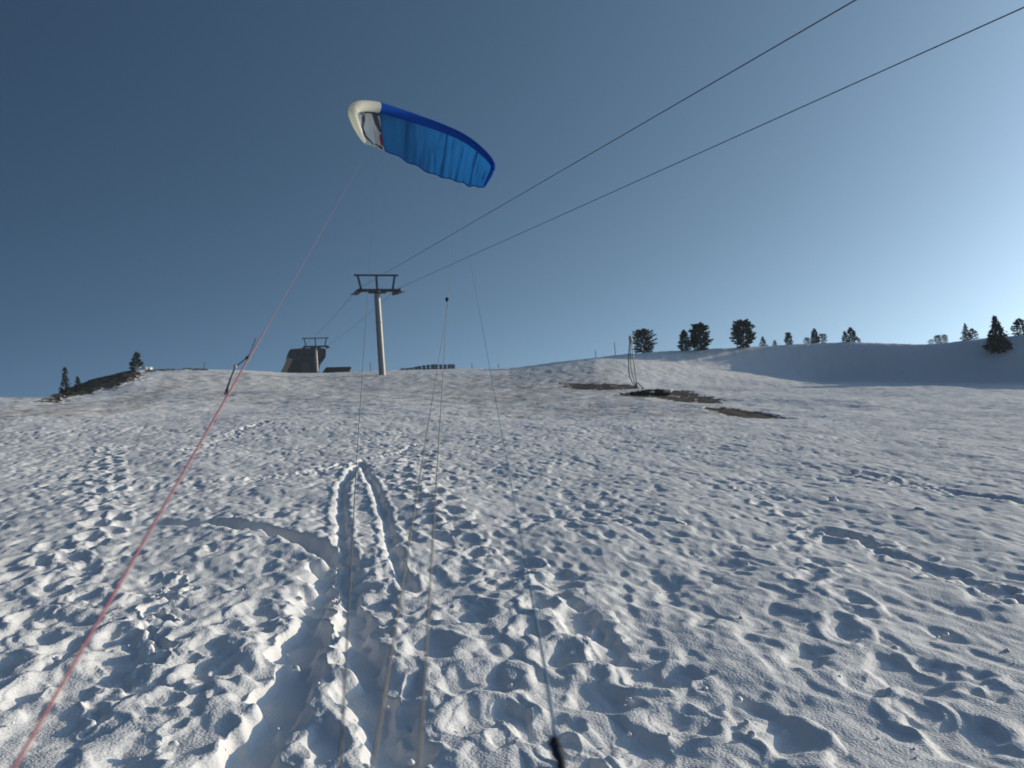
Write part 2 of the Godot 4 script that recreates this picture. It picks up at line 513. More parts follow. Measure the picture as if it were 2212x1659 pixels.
# ---------------------------------------------------------------- trees
func conifer(called: String, px: float, top: float, base: float, wide: float, form: String, behind: float, label: String, group: String, seed_value: int) -> void:
	var at: Vector3
	if behind < 0.0: at = ground_at(px, base)
	else: at = on_crest(px, base, behind)
	var reach := Vector2(at.x, at.z).length()
	var top_y := at_reach(px, top, reach).y
	var h := top_y - at.y
	var w := wide / focal * reach
	var rng := RandomNumberGenerator.new()
	rng.seed = seed_value
	var t := thing(called, at - Vector3(0, 0.05, 0), label, "tree", group)
	var st := begin()
	var lean := Vector3(rng.randf_range(-0.03, 0.03), 0, rng.randf_range(-0.03, 0.03)) * h
	tube(st, [Vector3.ZERO, lean * 0.5 + Vector3(0, h * 0.5, 0), lean + Vector3(0, h * 0.97, 0)], [h * 0.03, h * 0.018, h * 0.004], 7)
	part(st, "trunk", mat("bark", Color(0.07, 0.055, 0.045), 0.95), t)
	# limbs that carry the needles
	var limbs := begin()
	var sc := begin()
	var n := int(clampf(h * 34.0, 50, 170))
	var tone := rng.randf_range(0.85, 1.15)
	for k in n:
		var f := (k + rng.randf()) / n
		var prof := 0.0
		match form:
			"spire": prof = pow(1.0 - f, 1.05) * (0.35 + 0.65 * smoothstep(0.0, 0.14, f))
			"cone": prof = pow(1.0 - f, 0.62) * (0.55 + 0.45 * smoothstep(0.0, 0.2, f))
			"dome": prof = sqrt(maxf(1.0 - pow(absf(f - 0.36) / 0.65, 2.4), 0.0)) * (0.6 + 0.4 * smoothstep(0.0, 0.25, f))
			"round": prof = sqrt(maxf(1.0 - pow(absf(f - 0.45) / 0.57, 2.0), 0.0))
		var y := h * (0.04 + 0.94 * f)
		var reach_out := w * 0.5 * prof * rng.randf_range(0.72, 1.12) + 0.03 * h * (1.0 - f)
		var a := k * 2.399 + rng.randf_range(-0.5, 0.5)
		var root := lean * f + Vector3(0, y, 0)
		var tilt := lerpf(-0.12, 0.5, f) + rng.randf_range(-0.12, 0.12)
		if form == "dome" or form == "round": tilt += 0.2
		var dir := Vector3(cos(a), tilt, sin(a)).normalized()
		var tip := root + dir * reach_out
		tube(limbs, [root, tip], [h * 0.008, h * 0.002], 4)
		var sprigs := int(clampf(reach_out / h * 150.0, 10, 50))
		if form == "spire": sprigs = int(sprigs * 0.5)
		for s in sprigs:
			var p := root.lerp(tip, 0.25 + 0.8 * pow(rng.randf(), 0.7))
			var size := h * rng.randf_range(0.03, 0.065)
			p += Vector3(rng.randf_range(-1, 1), rng.randf_range(-0.7, 0.7), rng.randf_range(-1, 1)) * h * 0.035
			var e := (dir + Vector3(rng.randf_range(-0.9, 0.9), rng.randf_range(-0.5, 0.7), rng.randf_range(-0.9, 0.9))).normalized() * size
			var side := e.cross(Vector3(rng.randf_range(-1, 1), rng.randf_range(-1, 1), rng.randf_range(-1, 1))).normalized() * size * 0.42
			var q := rng.randf_range(0.7, 1.3) * tone
			sc.set_color(Color(0.040 * q, 0.052 * q, 0.034 * q))
			tri(sc, p - side, p + e, p + side)
			tri(sc, p - e * 0.3, p + side * 1.6 + e * 0.4, p + e * 0.9 - side * 0.4)
	part(limbs, "limbs", mat("bark", Color(0.07, 0.055, 0.045), 0.95), t)
	if not mats.has("needles"):
		var m := StandardMaterial3D.new()
		m.vertex_color_use_as_albedo = true; m.roughness = 0.8
		m.cull_mode = BaseMaterial3D.CULL_DISABLED
		m.backlight_enabled = true; m.backlight = Color(0.12, 0.14, 0.08)
		mats["needles"] = m
	part(sc, "crown", mats["needles"], t)

func build_trees() -> void:
	var ridge := "conifers along the snowy ridge"
	conifer("pine_tree", 1393, 716, 762, 54, "round", 2, "broad round-topped dark pine standing just behind the snow gun pole", ridge, 101)
	conifer("pine_tree", 1480, 712, 757, 31, "cone", -1, "dark conical pine touching the flank of a taller domed pine", ridge, 102)
	conifer("pine_tree", 1515, 701, 758, 43, "dome", -1, "tall domed pine with a smaller conical pine against its side", ridge, 103)
	conifer("pine_tree", 1607, 694, 751, 48, "dome", -1, "largest dome-shaped dark pine standing alone on the ridge with a low side branch", ridge, 104)
	conifer("young_pine", 1650, 726, 748, 18, "cone", 2, "small conical pine just beyond the largest domed pine", ridge, 105)
	conifer("young_pine", 1674, 734, 748, 12, "cone", 3, "tiny conical pine, the smallest beside the largest domed pine", ridge, 106)
	conifer("young_pine", 1705, 718, 746, 15, "round", 3, "slim loose young pine alone between two clumps on the ridge", ridge, 107)
	conifer("young_pine", 1744, 729, 744, 14, "round", 4, "low faint bush-like pine at the foot of a conical pine", ridge, 108)
	conifer("pine_tree", 1761, 709, 741, 22, "cone", 2, "conical pine flanked by two low bushy pines", ridge, 109)
	conifer("young_pine", 1778, 721, 741, 18, "round", 2, "low bushy pine leaning out from a conical pine", ridge, 110)
	conifer("pine_tree", 1841, 706, 740, 26, "cone", 1, "conical pine with a shorter second top at its side", ridge, 111)
	conifer("young_pine", 1827, 714, 740, 15, "cone", 1.5, "short pine pressed against the side of a conical pine", ridge, 112)
	conifer("young_pine", 1856, 731, 741, 8, "round", 1, "dwarf pine bush poking from the snow rim", ridge, 113)
	conifer("young_pine", 2012, 734, 746, 14, "round", 1, "lowest of three little bushy pines in the snow hollow", ridge, 114)
	conifer("young_pine", 2027, 724, 745, 14, "round", 1.5, "middle one of three little bushy pines in the snow hollow", ridge, 115)
	conifer("young_pine", 2041, 723, 744, 13, "round", 2, "lollipop-shaped one of three little bushy pines in the snow hollow", ridge, 116)
	conifer("spruce_tree", 2089, 697, 738, 22, "spire", 1.5, "pale pointed spruce with a shorter spruce against its side", ridge, 117)
	conifer("spruce_tree", 2103, 708, 737, 25, "cone", 1, "shorter broad spruce growing against a pale pointed spruce", ridge, 118)
	conifer("spruce_tree", 2158, 681, 764, 50, "spire", -1, "tallest pointed spruce with open layered branches on the shaded bank", ridge, 119)
	conifer("spruce_tree", 2208, 686, 740, 38, "cone", 0.5, "layered spruce on the bank top next to the tallest spruce", ridge, 120)
	var drift := on_crest(309, 799, -1.0)
	var drng := RandomNumberGenerator.new()
	drng.seed = 3
	var dst := begin()
	for k in 5: lump(dst, drift + Vector3(-0.5 + 0.28 * k, 0.12, drng.randf_range(-0.2, 0.2)), Vector3(0.34, 0.26, 0.4), drng, 0.14, 6, 9)
	tag(part(dst, "snow_drift", mat("snow_plain", Color(0.875, 0.887, 0.905), 0.75), self), "small bright heap of snow beside the heath pine", "snow heap")
	var heath := "conifers on the dark heath hump"
	conifer("spruce_tree", 143, 792, 855, 24, "spire", -1, "tall thin dark spruce at the low end of the heath hump", heath, 121)
	conifer("young_pine", 169, 812, 846, 15, "cone", -1, "small dark pine next to the thin spruce on the heath", heath, 122)
	conifer("pine_tree", 295, 760, 803, 30, "cone", 0.5, "dark conical pine on top of the heath hump by a snow patch", heath, 123)

# ---------------------------------------------------------------- the chairlift
var lift_dir := Vector3()          # along the cables, uphill
var lift_flat := Vector3()
var lift_side := Vector3()

func pylon(base: Vector3, arm_y: float, half: float, scale: float, rad: float, label: String) -> Node3D:
	var t := thing("lift_pylon", base, label, "pylon", "pylons of the chairlift")
	var steel := mat("dark_steel", Color(0.045, 0.05, 0.06), 0.6, 0.4)
	var zinc := mat("galvanised_steel", Color(0.28, 0.28, 0.275), 0.5, 0.35)
	var h := arm_y - base.y
	var st := begin()
	tube(st, [Vector3(0, -1.0, 0), Vector3(0, h * 0.5, 0), Vector3(0, h - 0.25 * scale, 0)], [rad * 1.12, rad, rad * 0.9], 20)
	var pole := part(st, "pole", zinc, t)
	for f in [0.0, 0.615]:
		st = begin()
		tube(st, [Vector3(0, h * f - 0.05, 0), Vector3(0, h * f + 0.05, 0)], [rad * 1.2, rad * 1.2], 20)
		part(st, "flange", zinc, pole)
	st = begin()                                                       # rungs up the shaded side
	var out := (-lift_side * 0.9 + lift_flat * -0.4).normalized()
	for k in int(h / 0.3):
		var p := out * (rad * 1.15) + Vector3(0, 0.4 + k * 0.3, 0)
		beam(st, p - lift_flat * 0.15, p + lift_flat * 0.15, 0.025, 0.025)
	for s in [-1.0, 1.0]:
		beam(st, out * (rad * 1.15) + lift_flat * 0.16 * s + Vector3(0, 0.2, 0), out * (rad * 1.15) + lift_flat * 0.16 * s + Vector3(0, h - 0.5, 0), 0.03, 0.03, Vector3.RIGHT)
	part(st, "ladder", steel, t)
	st = begin()
	tube(st, [Vector3(0, h - 0.45 * scale, 0), Vector3(0, h - 0.1 * scale, 0)], [rad * 1.0, rad * 1.25], 16)
	beam(st, Vector3(0, h, 0) - lift_side * half, Vector3(0, h, 0) + lift_side * half, 0.34 * scale, 0.3 * scale)
	beam(st, Vector3(0, h - 0.22 * scale, 0) - lift_side * half * 0.45, Vector3(0, h - 0.22 * scale, 0) + lift_side * half * 0.45, 0.3 * scale, 0.2 * scale)
	part(st, "crossarm", steel, t)
	var hi := 1.72 * scale
	for s in [-1.0, 0.0, 1.0]:
		st = begin()
		beam(st, Vector3(0, h, 0) + lift_side * s * half * 0.8, Vector3(0, h + hi, 0) + lift_side * s * half * 0.96, 0.2 * scale, 0.2 * scale, lift_flat)
		part(st, "gantry_post", steel, t)
	st = begin()
	beam(st, Vector3(0, h + hi, 0) - lift_side * half * 1.14, Vector3(0, h + hi, 0) + lift_side * half * 1.14, 0.16 * scale, 0.18 * scale)
	part(st, "gantry_beam", steel, t)
	for s in [-1.0, 1.0]:
		var c: Vector3 = Vector3(0, h - 0.3 * scale, 0) + lift_side * s * half
		st = begin()
		beam(st, c - lift_dir * 2.1 * scale, c + lift_dir * 2.1 * scale, 0.18 * scale, 0.2 * scale)
		beam(st, c + Vector3(0, 0.35, 0) * scale, c - Vector3(0, 0.15, 0) * scale, 0.24 * scale, 0.4 * scale, lift_flat)
		beam(st, c - lift_dir * 2.1 * scale + lift_side * s * 0.35 * scale, c + lift_dir * 2.1 * scale + lift_side * s * 0.35 * scale, 0.3 * scale, 0.06 * scale)
		var train := part(st, "sheave_train", steel, t)
		for k in 6:
			st = begin()
			var p: Vector3 = c + lift_dir * (k - 2.5) * 0.72 * scale + Vector3(0, 0.16, 0) * scale
			tube(st, [p - lift_side * 0.06 * scale, p - lift_side * 0.03 * scale, p + lift_side * 0.03 * scale, p + lift_side * 0.06 * scale], [0.24 * scale, 0.2 * scale, 0.2 * scale, 0.24 * scale], 14)
			part(st, "sheave", mat("rubber", Color(0.03, 0.03, 0.033), 0.8), train)
	return t

func build_lift() -> void:
	lift_dir = ray(486, 791)
	lift_flat = Vector3(lift_dir.x, 0, lift_dir.z).normalized()
	lift_side = lift_flat.cross(Vector3.UP)
	var b1 := ground_at(826, 811)
	var reach := Vector2(b1.x, b1.z).length()
	var arm1 := at_reach(813.5, 627.5, reach)
	var half := 41.0 / focal * reach / 0.97
	var p1 := pylon(b1, arm1.y, half, 1.0, 0.33, "tall grey tubular lift pylon with dark crossarm, its foot in the snow")
	# the second one stands where the line, kept straight in plan, passes in front of the top station
	var far := 36.0
	var flat2 := Vector2(b1.x, b1.z) + Vector2(lift_flat.x, lift_flat.z) * far
	var probe := ray(684, 790)
	var want := atan2(probe.x, -probe.z)
	while atan2(flat2.x, -flat2.y) > want and far < 120.0:
		far += 0.5
		flat2 = Vector2(b1.x, b1.z) + Vector2(lift_flat.x, lift_flat.z) * far
	var reach2 := flat2.length()
	print("pylon reach ", reach, " height ", arm1.y - b1.y, " half ", half, " second ", reach2)
	var b2 := Vector3(flat2.x, ground_y(flat2.x, flat2.y), flat2.y)
	var arm2 := at_reach(681, 748.5, reach2)
	var scale2 := 0.92
	pylon(b2, arm2.y, half, scale2, 0.29, "short lift pylon with sunlit white post in front of the dark top station")
	var rope := mat("wire_rope", Color(0.05, 0.055, 0.065), 0.6, 0.3)
	for s in [-1.0, 1.0]:
		var a: Vector3 = Vector3(b1.x, arm1.y + 0.14, b1.z) + lift_side * s * half
		var b: Vector3 = Vector3(b2.x, arm2.y + 0.12, b2.z) + lift_side * s * half
		var down := a - lift_dir * (reach + 45.0)
		var pts := []
		for k in 21:
			var f := k / 20.0
			pts.append(down.lerp(a, f) - Vector3(0, 0.0, 0))
		for k in range(1, 9): pts.append(a.lerp(b, k / 8.0) - Vector3(0, 0.35 * sin(PI * k / 8.0), 0))
		pts.append(b + lift_flat * 6.0 - Vector3(0, 0.3, 0))
		var rad := []
		for p in pts: rad.append(0.017)
		var st := begin()
		tube(st, pts, rad, 7)
		var o := part(st, "haul_rope", rope, self)
		tag(o, ("dark steel lift cable over the pylon arm farther from the trees" if s < 0 else "dark steel lift cable over the pylon arm nearer the trees"), "cable", "cables of the chairlift")
	build_station(reach2 + 5.0)

func prism(st: SurfaceTool, face: Array, back: Vector3) -> void:
	st.set_smooth_group(-1)
	var c := Vector3.ZERO
	for p in face: c += p
	c /= face.size()
	for i in face.size():
		var a: Vector3 = face[i]
		var b: Vector3 = face[(i + 1) % face.size()]
		quad(st, a, a + back, b + back, b)
		tri(st, a, b, c)
		tri(st, b + back, a + back, c + back)

func build_station(reach: float) -> void:
	var foot := at_reach(650, 800, reach)
	foot.y = ground_y(foot.x, foot.z)
	var t := thing("lift_station", foot, "dark hooded top station of the chairlift on the skyline", "building")
	var px := func(x: float, y: float) -> Vector3: return at_reach(x, y, reach) - foot
	var hood := mat("dark_hood", Color(0.022, 0.026, 0.034), 0.5)
	var st := begin()
	prism(st, [px.call(622, 772), px.call(624, 758), px.call(628, 754), px.call(650, 752.5), px.call(681, 751.5), px.call(702, 752.5), px.call(704, 756), px.call(703.5, 771), px.call(697, 781), px.call(640, 781)], lift_flat * 7.0)
	part(st, "hood", hood, t)
	st = begin()
	prism(st, [px.call(627, 779), px.call(693, 780.5), px.call(689, 800), px.call(688, 830), px.call(617, 830), px.call(621, 800)], lift_flat * 6.0 + Vector3(0, 0, 0))
	part(st, "wall", mat("dark_wall", Color(0.035, 0.033, 0.035), 0.9), t)
	st = begin()
	var near := -lift_flat * 0.35
	prism(st, [px.call(622, 773) + near, px.call(633, 776) + near, px.call(620, 803) + near, px.call(613, 830) + near, px.call(598, 830) + near, px.call(605, 806) + near], lift_flat * 0.3)
	part(st, "raking_leg", mat("tan_wood", Color(0.28, 0.22, 0.16), 0.9), t)
	for k in 3:
		st = begin()
		var x := 640.0 + k * 14.0
		prism(st, [px.call(x, 760.5) + near * 0.2, px.call(x + 10, 760) + near * 0.2, px.call(x + 10, 769) + near * 0.2, px.call(x, 769.5) + near * 0.2], lift_flat * 0.12)
		part(st, "window", mat("dark_glass", Color(0.02, 0.025, 0.03), 0.12), t)
	st = begin()
	beam(st, px.call(660, 783) + near * 0.3, px.call(660, 822) + near * 0.3, 1.6, 0.1, lift_flat)
	part(st, "door", mat("door_brown", Color(0.06, 0.05, 0.045), 0.8), t)
	# the low dark shed beside it
	var r2 := reach - 8.0
	var f2 := at_reach(730, 803, r2)
	f2.y = ground_y(f2.x, f2.z)
	var q := func(x: float, y: float) -> Vector3: return at_reach(x, y, r2) - f2
	var s := thing("low_shed", f2, "low dark flat-roofed shed half hidden behind the snow crest", "shed")
	st = begin()
	prism(st, [q.call(704, 797.5), q.call(756, 796.5), q.call(756, 826), q.call(704, 826)], lift_flat * 4.0)
	part(st, "wall", mat("maroon_wall", Color(0.035, 0.022, 0.03), 0.9), s)
	st = begin()
	prism(st, [q.call(702.5, 798), q.call(704, 794), q.call(757, 792.8), q.call(758.5, 796.8)].map(func(v: Vector3) -> Vector3: return v - lift_flat * 0.4), lift_flat * 5.0)
	part(st, "roof", mat("dark_roof", Color(0.02, 0.022, 0.03), 0.8), s)

# ---------------------------------------------------------------- fence, poles, snow guns
func build_fence() -> void:
	var a := on_crest(866, 796, 2.5)
	var b := on_crest(984, 796, 2.5)
	var t := thing("snow_fence", a, "weathered board snow fence standing on the crest beside the pylon", "fence")
	var wood := [mat("fence_wood_0", Color(0.17, 0.17, 0.20), 0.9), mat("fence_wood_1", Color(0.15, 0.15, 0.18), 0.9), mat("fence_wood_2", Color(0.2, 0.195, 0.21), 0.9)]
	var n := 13
	var span := b - a
	var along := Vector3(span.x, 0, span.z).normalized()
	var out := along.cross(Vector3.UP)
	var tops := []
	for k in n + 1:
		var f := float(k) / n
		var p := a + span * f
		p.y = ground_y(p.x, p.z)
		var px := lerpf(866, 984, f)
		var ty: float = at_reach(px, lerpf(796.0, 787.0, smoothstep(0.0, 0.62, f)), Vector2(p.x, p.z).length()).y
		tops.append([p - a, maxf(ty, p.y + 0.3)])
	for k in n:
		var p: Vector3 = (tops[k][0] + tops[k + 1][0]) * 0.5
		var top: float = (tops[k][1] + tops[k + 1][1]) * 0.5 - a.y
		var st := begin()
		beam(st, Vector3(p.x, p.y - 0.1, p.z), Vector3(p.x, top, p.z), span.length() / n * 0.74, 0.03, out)
		part(st, "board", wood[k % 3], t)
	for k in range(0, n + 1, 4):
		var p: Vector3 = tops[k][0]
		var st := begin()
		beam(st, p + out * 0.08 - Vector3(0, 0.3, 0), Vector3(p.x, tops[k][1] - a.y + 0.06, p.z) + out * 0.08, 0.1, 0.1, along)
		part(st, "post", wood[1], t)
	for lift in [0.25, 0.75]:
		var st := begin()
		for k in n:
			var p: Vector3 = tops[k][0]
			var q: Vector3 = tops[k + 1][0]
			beam(st, Vector3(p.x, lerpf(p.y, tops[k][1] - a.y, lift), p.z) + out * 0.04, Vector3(q.x, lerpf(q.y, tops[k + 1][1] - a.y, lift), q.z) + out * 0.04, 0.04, 0.08)
		part(st, "rail", wood[2], t)

func build_poles() -> void:
	var c := mat("pole_wood", Color(0.10, 0.095, 0.10), 0.9)
	var list := [[1287, 757, 770, "short thin piste marker pole on the crest"], [1329.5, 740, 767, "taller thin piste marker pole on the crest near the snow gun"], [1020, 785, 797, "stubby marker pole on the crest past the end of the fence"], [1077, 786, 797, "faint marker pole on the crest where the ridge starts to rise"], [442, 783, 800, "thin marker pole on the crest at the end of the heath strip"], [801, 783, 803, "thin marker pole on the crest next to the lift pylon foot"]]
	for e in list:
		var at := on_crest(e[0], e[2], 0.5)
		var top := at_reach(e[0], e[1], Vector2(at.x, at.z).length()).y - at.y
		var t := thing("marker_pole", at, e[3], "pole", "marker poles on the crest")
		var st := begin()
		tube(st, [Vector3(0, -0.3, 0), Vector3(0, top, 0)], [0.045, 0.035], 8)
		part(st, "stake", c, t)
		st = begin()
		tube(st, [Vector3(0, top, 0), Vector3(0, top + 0.05, 0)], [0.045, 0.02], 8)
		part(st, "cap", mat("pole_cap", Color(0.25, 0.06, 0.05), 0.7), t)

func build_guns() -> void:
	var pale := mat("pale_steel", Color(0.42, 0.42, 0.42), 0.5)
	var hose := mat("hose", Color(0.06, 0.065, 0.075), 0.7)
	var hose_pale := mat("hose_pale", Color(0.24, 0.25, 0.27), 0.7)
	# the lance with hanging hoses
	var b := ground_at(1378, 838)
	var reach := Vector2(b.x, b.z).length()
	print("gun reach ", reach)
	var t := thing("snow_gun", b, "tall pale snowmaking lance with looped hoses above a dark earth heap", "snow gun", "snowmaking lances")
	var px := func(x: float, y: float, off := 0.0) -> Vector3: return at_reach(x, y, reach + off) - b
	var st := begin()
	tube(st, [Vector3(0, -0.3, 0), px.call(1376, 832), px.call(1369, 780), px.call(1364, 738)], [0.07, 0.06, 0.05, 0.045], 10)
	part(st, "lance", pale, t)
	st = begin()
	tube(st, [px.call(1364, 739), px.call(1362, 731), px.call(1360.5, 726)], [0.13, 0.16, 0.10], 10)
	var head := part(st, "nozzle_head", pale, t)
	st = begin()
	for k in 4: tube(st, [px.call(1361, 727.5 + k * 2.5), px.call(1358.3, 727 + k * 2.5, -0.1)], [0.04, 0.03], 6)
	part(st, "nozzle", hose, head)
	st = begin()
	tube(st, [px.call(1361, 733, -0.1), px.call(1359, 750, -0.15), px.call(1357.8, 780, -0.2), px.call(1358, 800, -0.2), px.call(1360.5, 815, -0.2), px.call(1366, 826, -0.15), px.call(1374, 834, -0.1)], [0.045, 0.045, 0.045, 0.045, 0.045, 0.045, 0.045], 8)
	part(st, "hose", hose, t)
	st = begin()
	tube(st, [px.call(1362, 735, -0.1), px.call(1361.5, 760, -0.12), px.call(1362.5, 790, -0.15), px.call(1366, 812, -0.15), px.call(1371, 826, -0.1), px.call(1376, 834, -0.1)], [0.035, 0.035, 0.035, 0.035, 0.035, 0.035], 8)
	part(st, "hose", hose_pale, t)
	st = begin()
	for s in [[-0.5, 0.2], [0.45, 0.3], [0.0, -0.55]]: tube(st, [Vector3(0, 0.5, 0), Vector3(s[0], -0.1, s[1])], [0.04, 0.04], 6)
	part(st, "stand", hose, t)
	# the earth heap at its foot
	var rng := RandomNumberGenerator.new()
	rng.seed = 5
	var m := ground_at(1403, 853)
	var w := Vector2(m.x, m.z).length() / focal
	var heap := thing("earth_heap", m, "low heap of dark earth and turf at the foot of the snow gun", "heap")
	st = begin()
	for k in 26:
		var f := rng.randf_range(-36.0, 42.0)
		var tall := lerpf(12.0, 5.0, absf(f + 6.0) / 48.0) * rng.randf_range(0.6, 1.1)
		lump(st, Vector3(f * w, 0.05, rng.randf_range(-0.7, 0.3)), Vector3(rng.randf_range(6, 13) * w, tall * w, rng.randf_range(0.3, 0.6)), rng, 0.22, 7, 11)
	part(st, "earth", mat("heap_earth", Color(0.055, 0.052, 0.044), 0.95), heap)
	for e in [[2, 3, 8], [36, 3.5, 12]]:
		st = begin()
		lump(st, Vector3(e[0] * w, 0.12, 0.45), Vector3(e[2] * w, e[1] * w, 0.3), rng, 0.15, 6, 10)
		part(st, "snow_remnant", mat("snow_plain", Color(0.875, 0.887, 0.905), 0.75), heap)
	# the slanting lance on the left
	var b2 := ground_at(489, 853)
	var r2 := Vector2(b2.x, b2.z).length()
	var q := func(x: float, y: float) -> Vector3: return at_reach(x, y, r2) - b2
	t = thing("snow_gun", b2, "slanting dark snowmaking lance with coupling knob beside the red kite line", "snow gun", "snowmaking lances")
	st = begin()
	tube(st, [Vector3(0, -0.3, 0), q.call(492, 836), q.call(499, 815), q.call(508, 793)], [0.08, 0.07, 0.06, 0.055], 10)
	part(st, "post", hose, t)
	st = begin()
	tube(st, [q.call(508, 793), q.call(534, 773), q.call(546, 748), q.call(553, 731)], [0.05, 0.045, 0.035, 0.03], 10)
	part(st, "lance", hose, t)
	st = begin()
	lump(st, q.call(534.5, 773), Vector3(0.15, 0.13, 0.15), rng, 0.08, 8, 12)
	part(st, "coupling", mat("coupling", Color(0.02, 0.022, 0.03), 0.6), t)
	st = begin()
	lump(st, q.call(508, 792), Vector3(0.13, 0.17, 0.13), rng, 0.05, 8, 12)
	part(st, "bracket", pale, t)
	st = begin()
	tube(st, [q.call(499, 815), q.call(484, 853)], [0.04, 0.04], 6)
	part(st, "strut", hose, t)

# ---------------------------------------------------------------- the kite
const STATIONS := [   # leading edge x, y, trailing edge x, y (a 3.16 times view of the photo), distance in metres
	[135, 300, 330, 690, 20.38], [190, 200, 400, 735, 20.57], [300, 172, 470, 755, 20.74], [420, 175, 530, 785, 20.88], [535, 195, 592, 805, 20.98],
	[720, 250, 705, 860, 21.15], [900, 310, 870, 935, 21.3], [1080, 372, 1010, 1015, 21.4], [1250, 433, 1160, 1100, 21.4], [1400, 495, 1310, 1128, 21.35],
	[1550, 562, 1440, 1185, 21.2], [1680, 640, 1560, 1215, 21.0], [1790, 725, 1660, 1245, 20.75], [1890, 820, 1740, 1262, 20.5], [1955, 900, 1800, 1272, 20.25], [1998, 990, 1850, 1262, 20.0]]
const TUBE := [   # the inflated leading edge: outline x, y in the same view, distance, radius in metres
	[335, 700, 19.95, 0.03], [255, 600, 20.0, 0.065], [185, 470, 20.1, 0.09], [140, 350, 20.25, 0.11], [150, 255, 20.4, 0.125], [215, 192, 20.5, 0.13], [310, 170, 20.66, 0.13], [420, 172, 20.82, 0.13], [535, 192, 20.95, 0.128],
	[720, 248, 21.15, 0.12], [900, 308, 21.3, 0.115], [1080, 370, 21.4, 0.11], [1250, 431, 21.4, 0.105], [1400, 493, 21.35, 0.1], [1550, 560, 21.2, 0.095], [1680, 638, 21.0, 0.09], [1790, 722, 20.75, 0.085], [1890, 815, 20.5, 0.08],
	[1955, 893, 20.3, 0.072], [1996, 975, 20.15, 0.062], [1985, 1055, 20.05, 0.055], [1935, 1150, 20.0, 0.045], [1868, 1255, 19.95, 0.025]]

func station(u: float) -> Array:
	var i := clampi(int(u), 0, STATIONS.size() - 2)
	var f := u - i
	var out := []
	for k in 5:
		var p0: float = STATIONS[maxi(i - 1, 0)][k]
		var p1: float = STATIONS[i][k]
		var p2: float = STATIONS[i + 1][k]
		var p3: float = STATIONS[mini(i + 2, STATIONS.size() - 1)][k]
		out.append(cubic_interpolate(p1, p2, p0, p3, f))
	return out

func kite_px(zx: float, zy: float) -> Vector2:
	return Vector2(1350 + zx / 3.16, 350 + zy / 3.16) * 0.54

func kite_point(u: float, v: float, away: float) -> Vector3:          # a point of the canopy; away in metres, off the viewer
	var s := station(u)
	var p := kite_px(s[0], s[1]).lerp(kite_px(s[2], s[3]), v)
	return at_dist(p.x, p.y, s[4] + away + 0.10 * (0.5 - v))

func draw_print() -> ImageTexture:                                    # the print on the white tip: dark swooshes and a red oval
	var n := 256
	var im := Image.create(n, n, false, Image.FORMAT_RGB8)
	var cloth := lin(0.74, 0.73, 0.70)
	var ink := lin(0.10, 0.115, 0.14)
	var grey := lin(0.33, 0.35, 0.40)
	var red := lin(0.42, 0.03, 0.06)
	im.fill(cloth)
	var stroke := func(pts: Array, c: Color) -> void:
		for i in pts.size() - 1:
			for s in 60:
				var f := s / 60.0
				var p := Vector3(pts[i][0], pts[i][1], pts[i][2]).lerp(Vector3(pts[i + 1][0], pts[i + 1][1], pts[i + 1][2]), f)
				var rx := int(p.z * n)
				im.fill_rect(Rect2i(int(p.x * n) - rx, int(p.y * n) - rx / 2, rx * 2, rx), c)
	stroke.call([[0.46, 0.30, 0.03], [0.40, 0.40, 0.05], [0.27, 0.58, 0.04], [0.25, 0.78, 0.045], [0.47, 0.97, 0.03]], ink)
	stroke.call([[0.52, 0.25, 0.03], [0.66, 0.22, 0.06], [0.86, 0.23, 0.09], [0.95, 0.25, 0.07]], ink)
	stroke.call([[0.80, 0.24, 0.08], [0.84, 0.42, 0.09], [0.93, 0.62, 0.04]], ink)
	stroke.call([[0.62, 0.97, 0.06], [0.86, 0.97, 0.09]], ink)
	stroke.call([[0.35, 0.22, 0.04], [0.46, 0.30, 0.04]], grey)
	for y in n:
		for x in n:
			var d := Vector2((x / float(n) - 0.925) / 0.085, (y / float(n) - 0.78) / 0.165).length()
			if d < 0.78: im.set_pixel(x, y, red)
			elif d < 1.0: im.set_pixel(x, y, lin(0.6, 0.5, 0.52))
	return ImageTexture.create_from_image(im)

func cloth(called: String, c: Color, back: Color, rough := 0.8) -> StandardMaterial3D:
	var m := mat(called, c, rough)
	m.cull_mode = BaseMaterial3D.CULL_DISABLED
	m.metallic_specular = 0.0
	m.backlight_enabled = true
	m.backlight = back
	return m

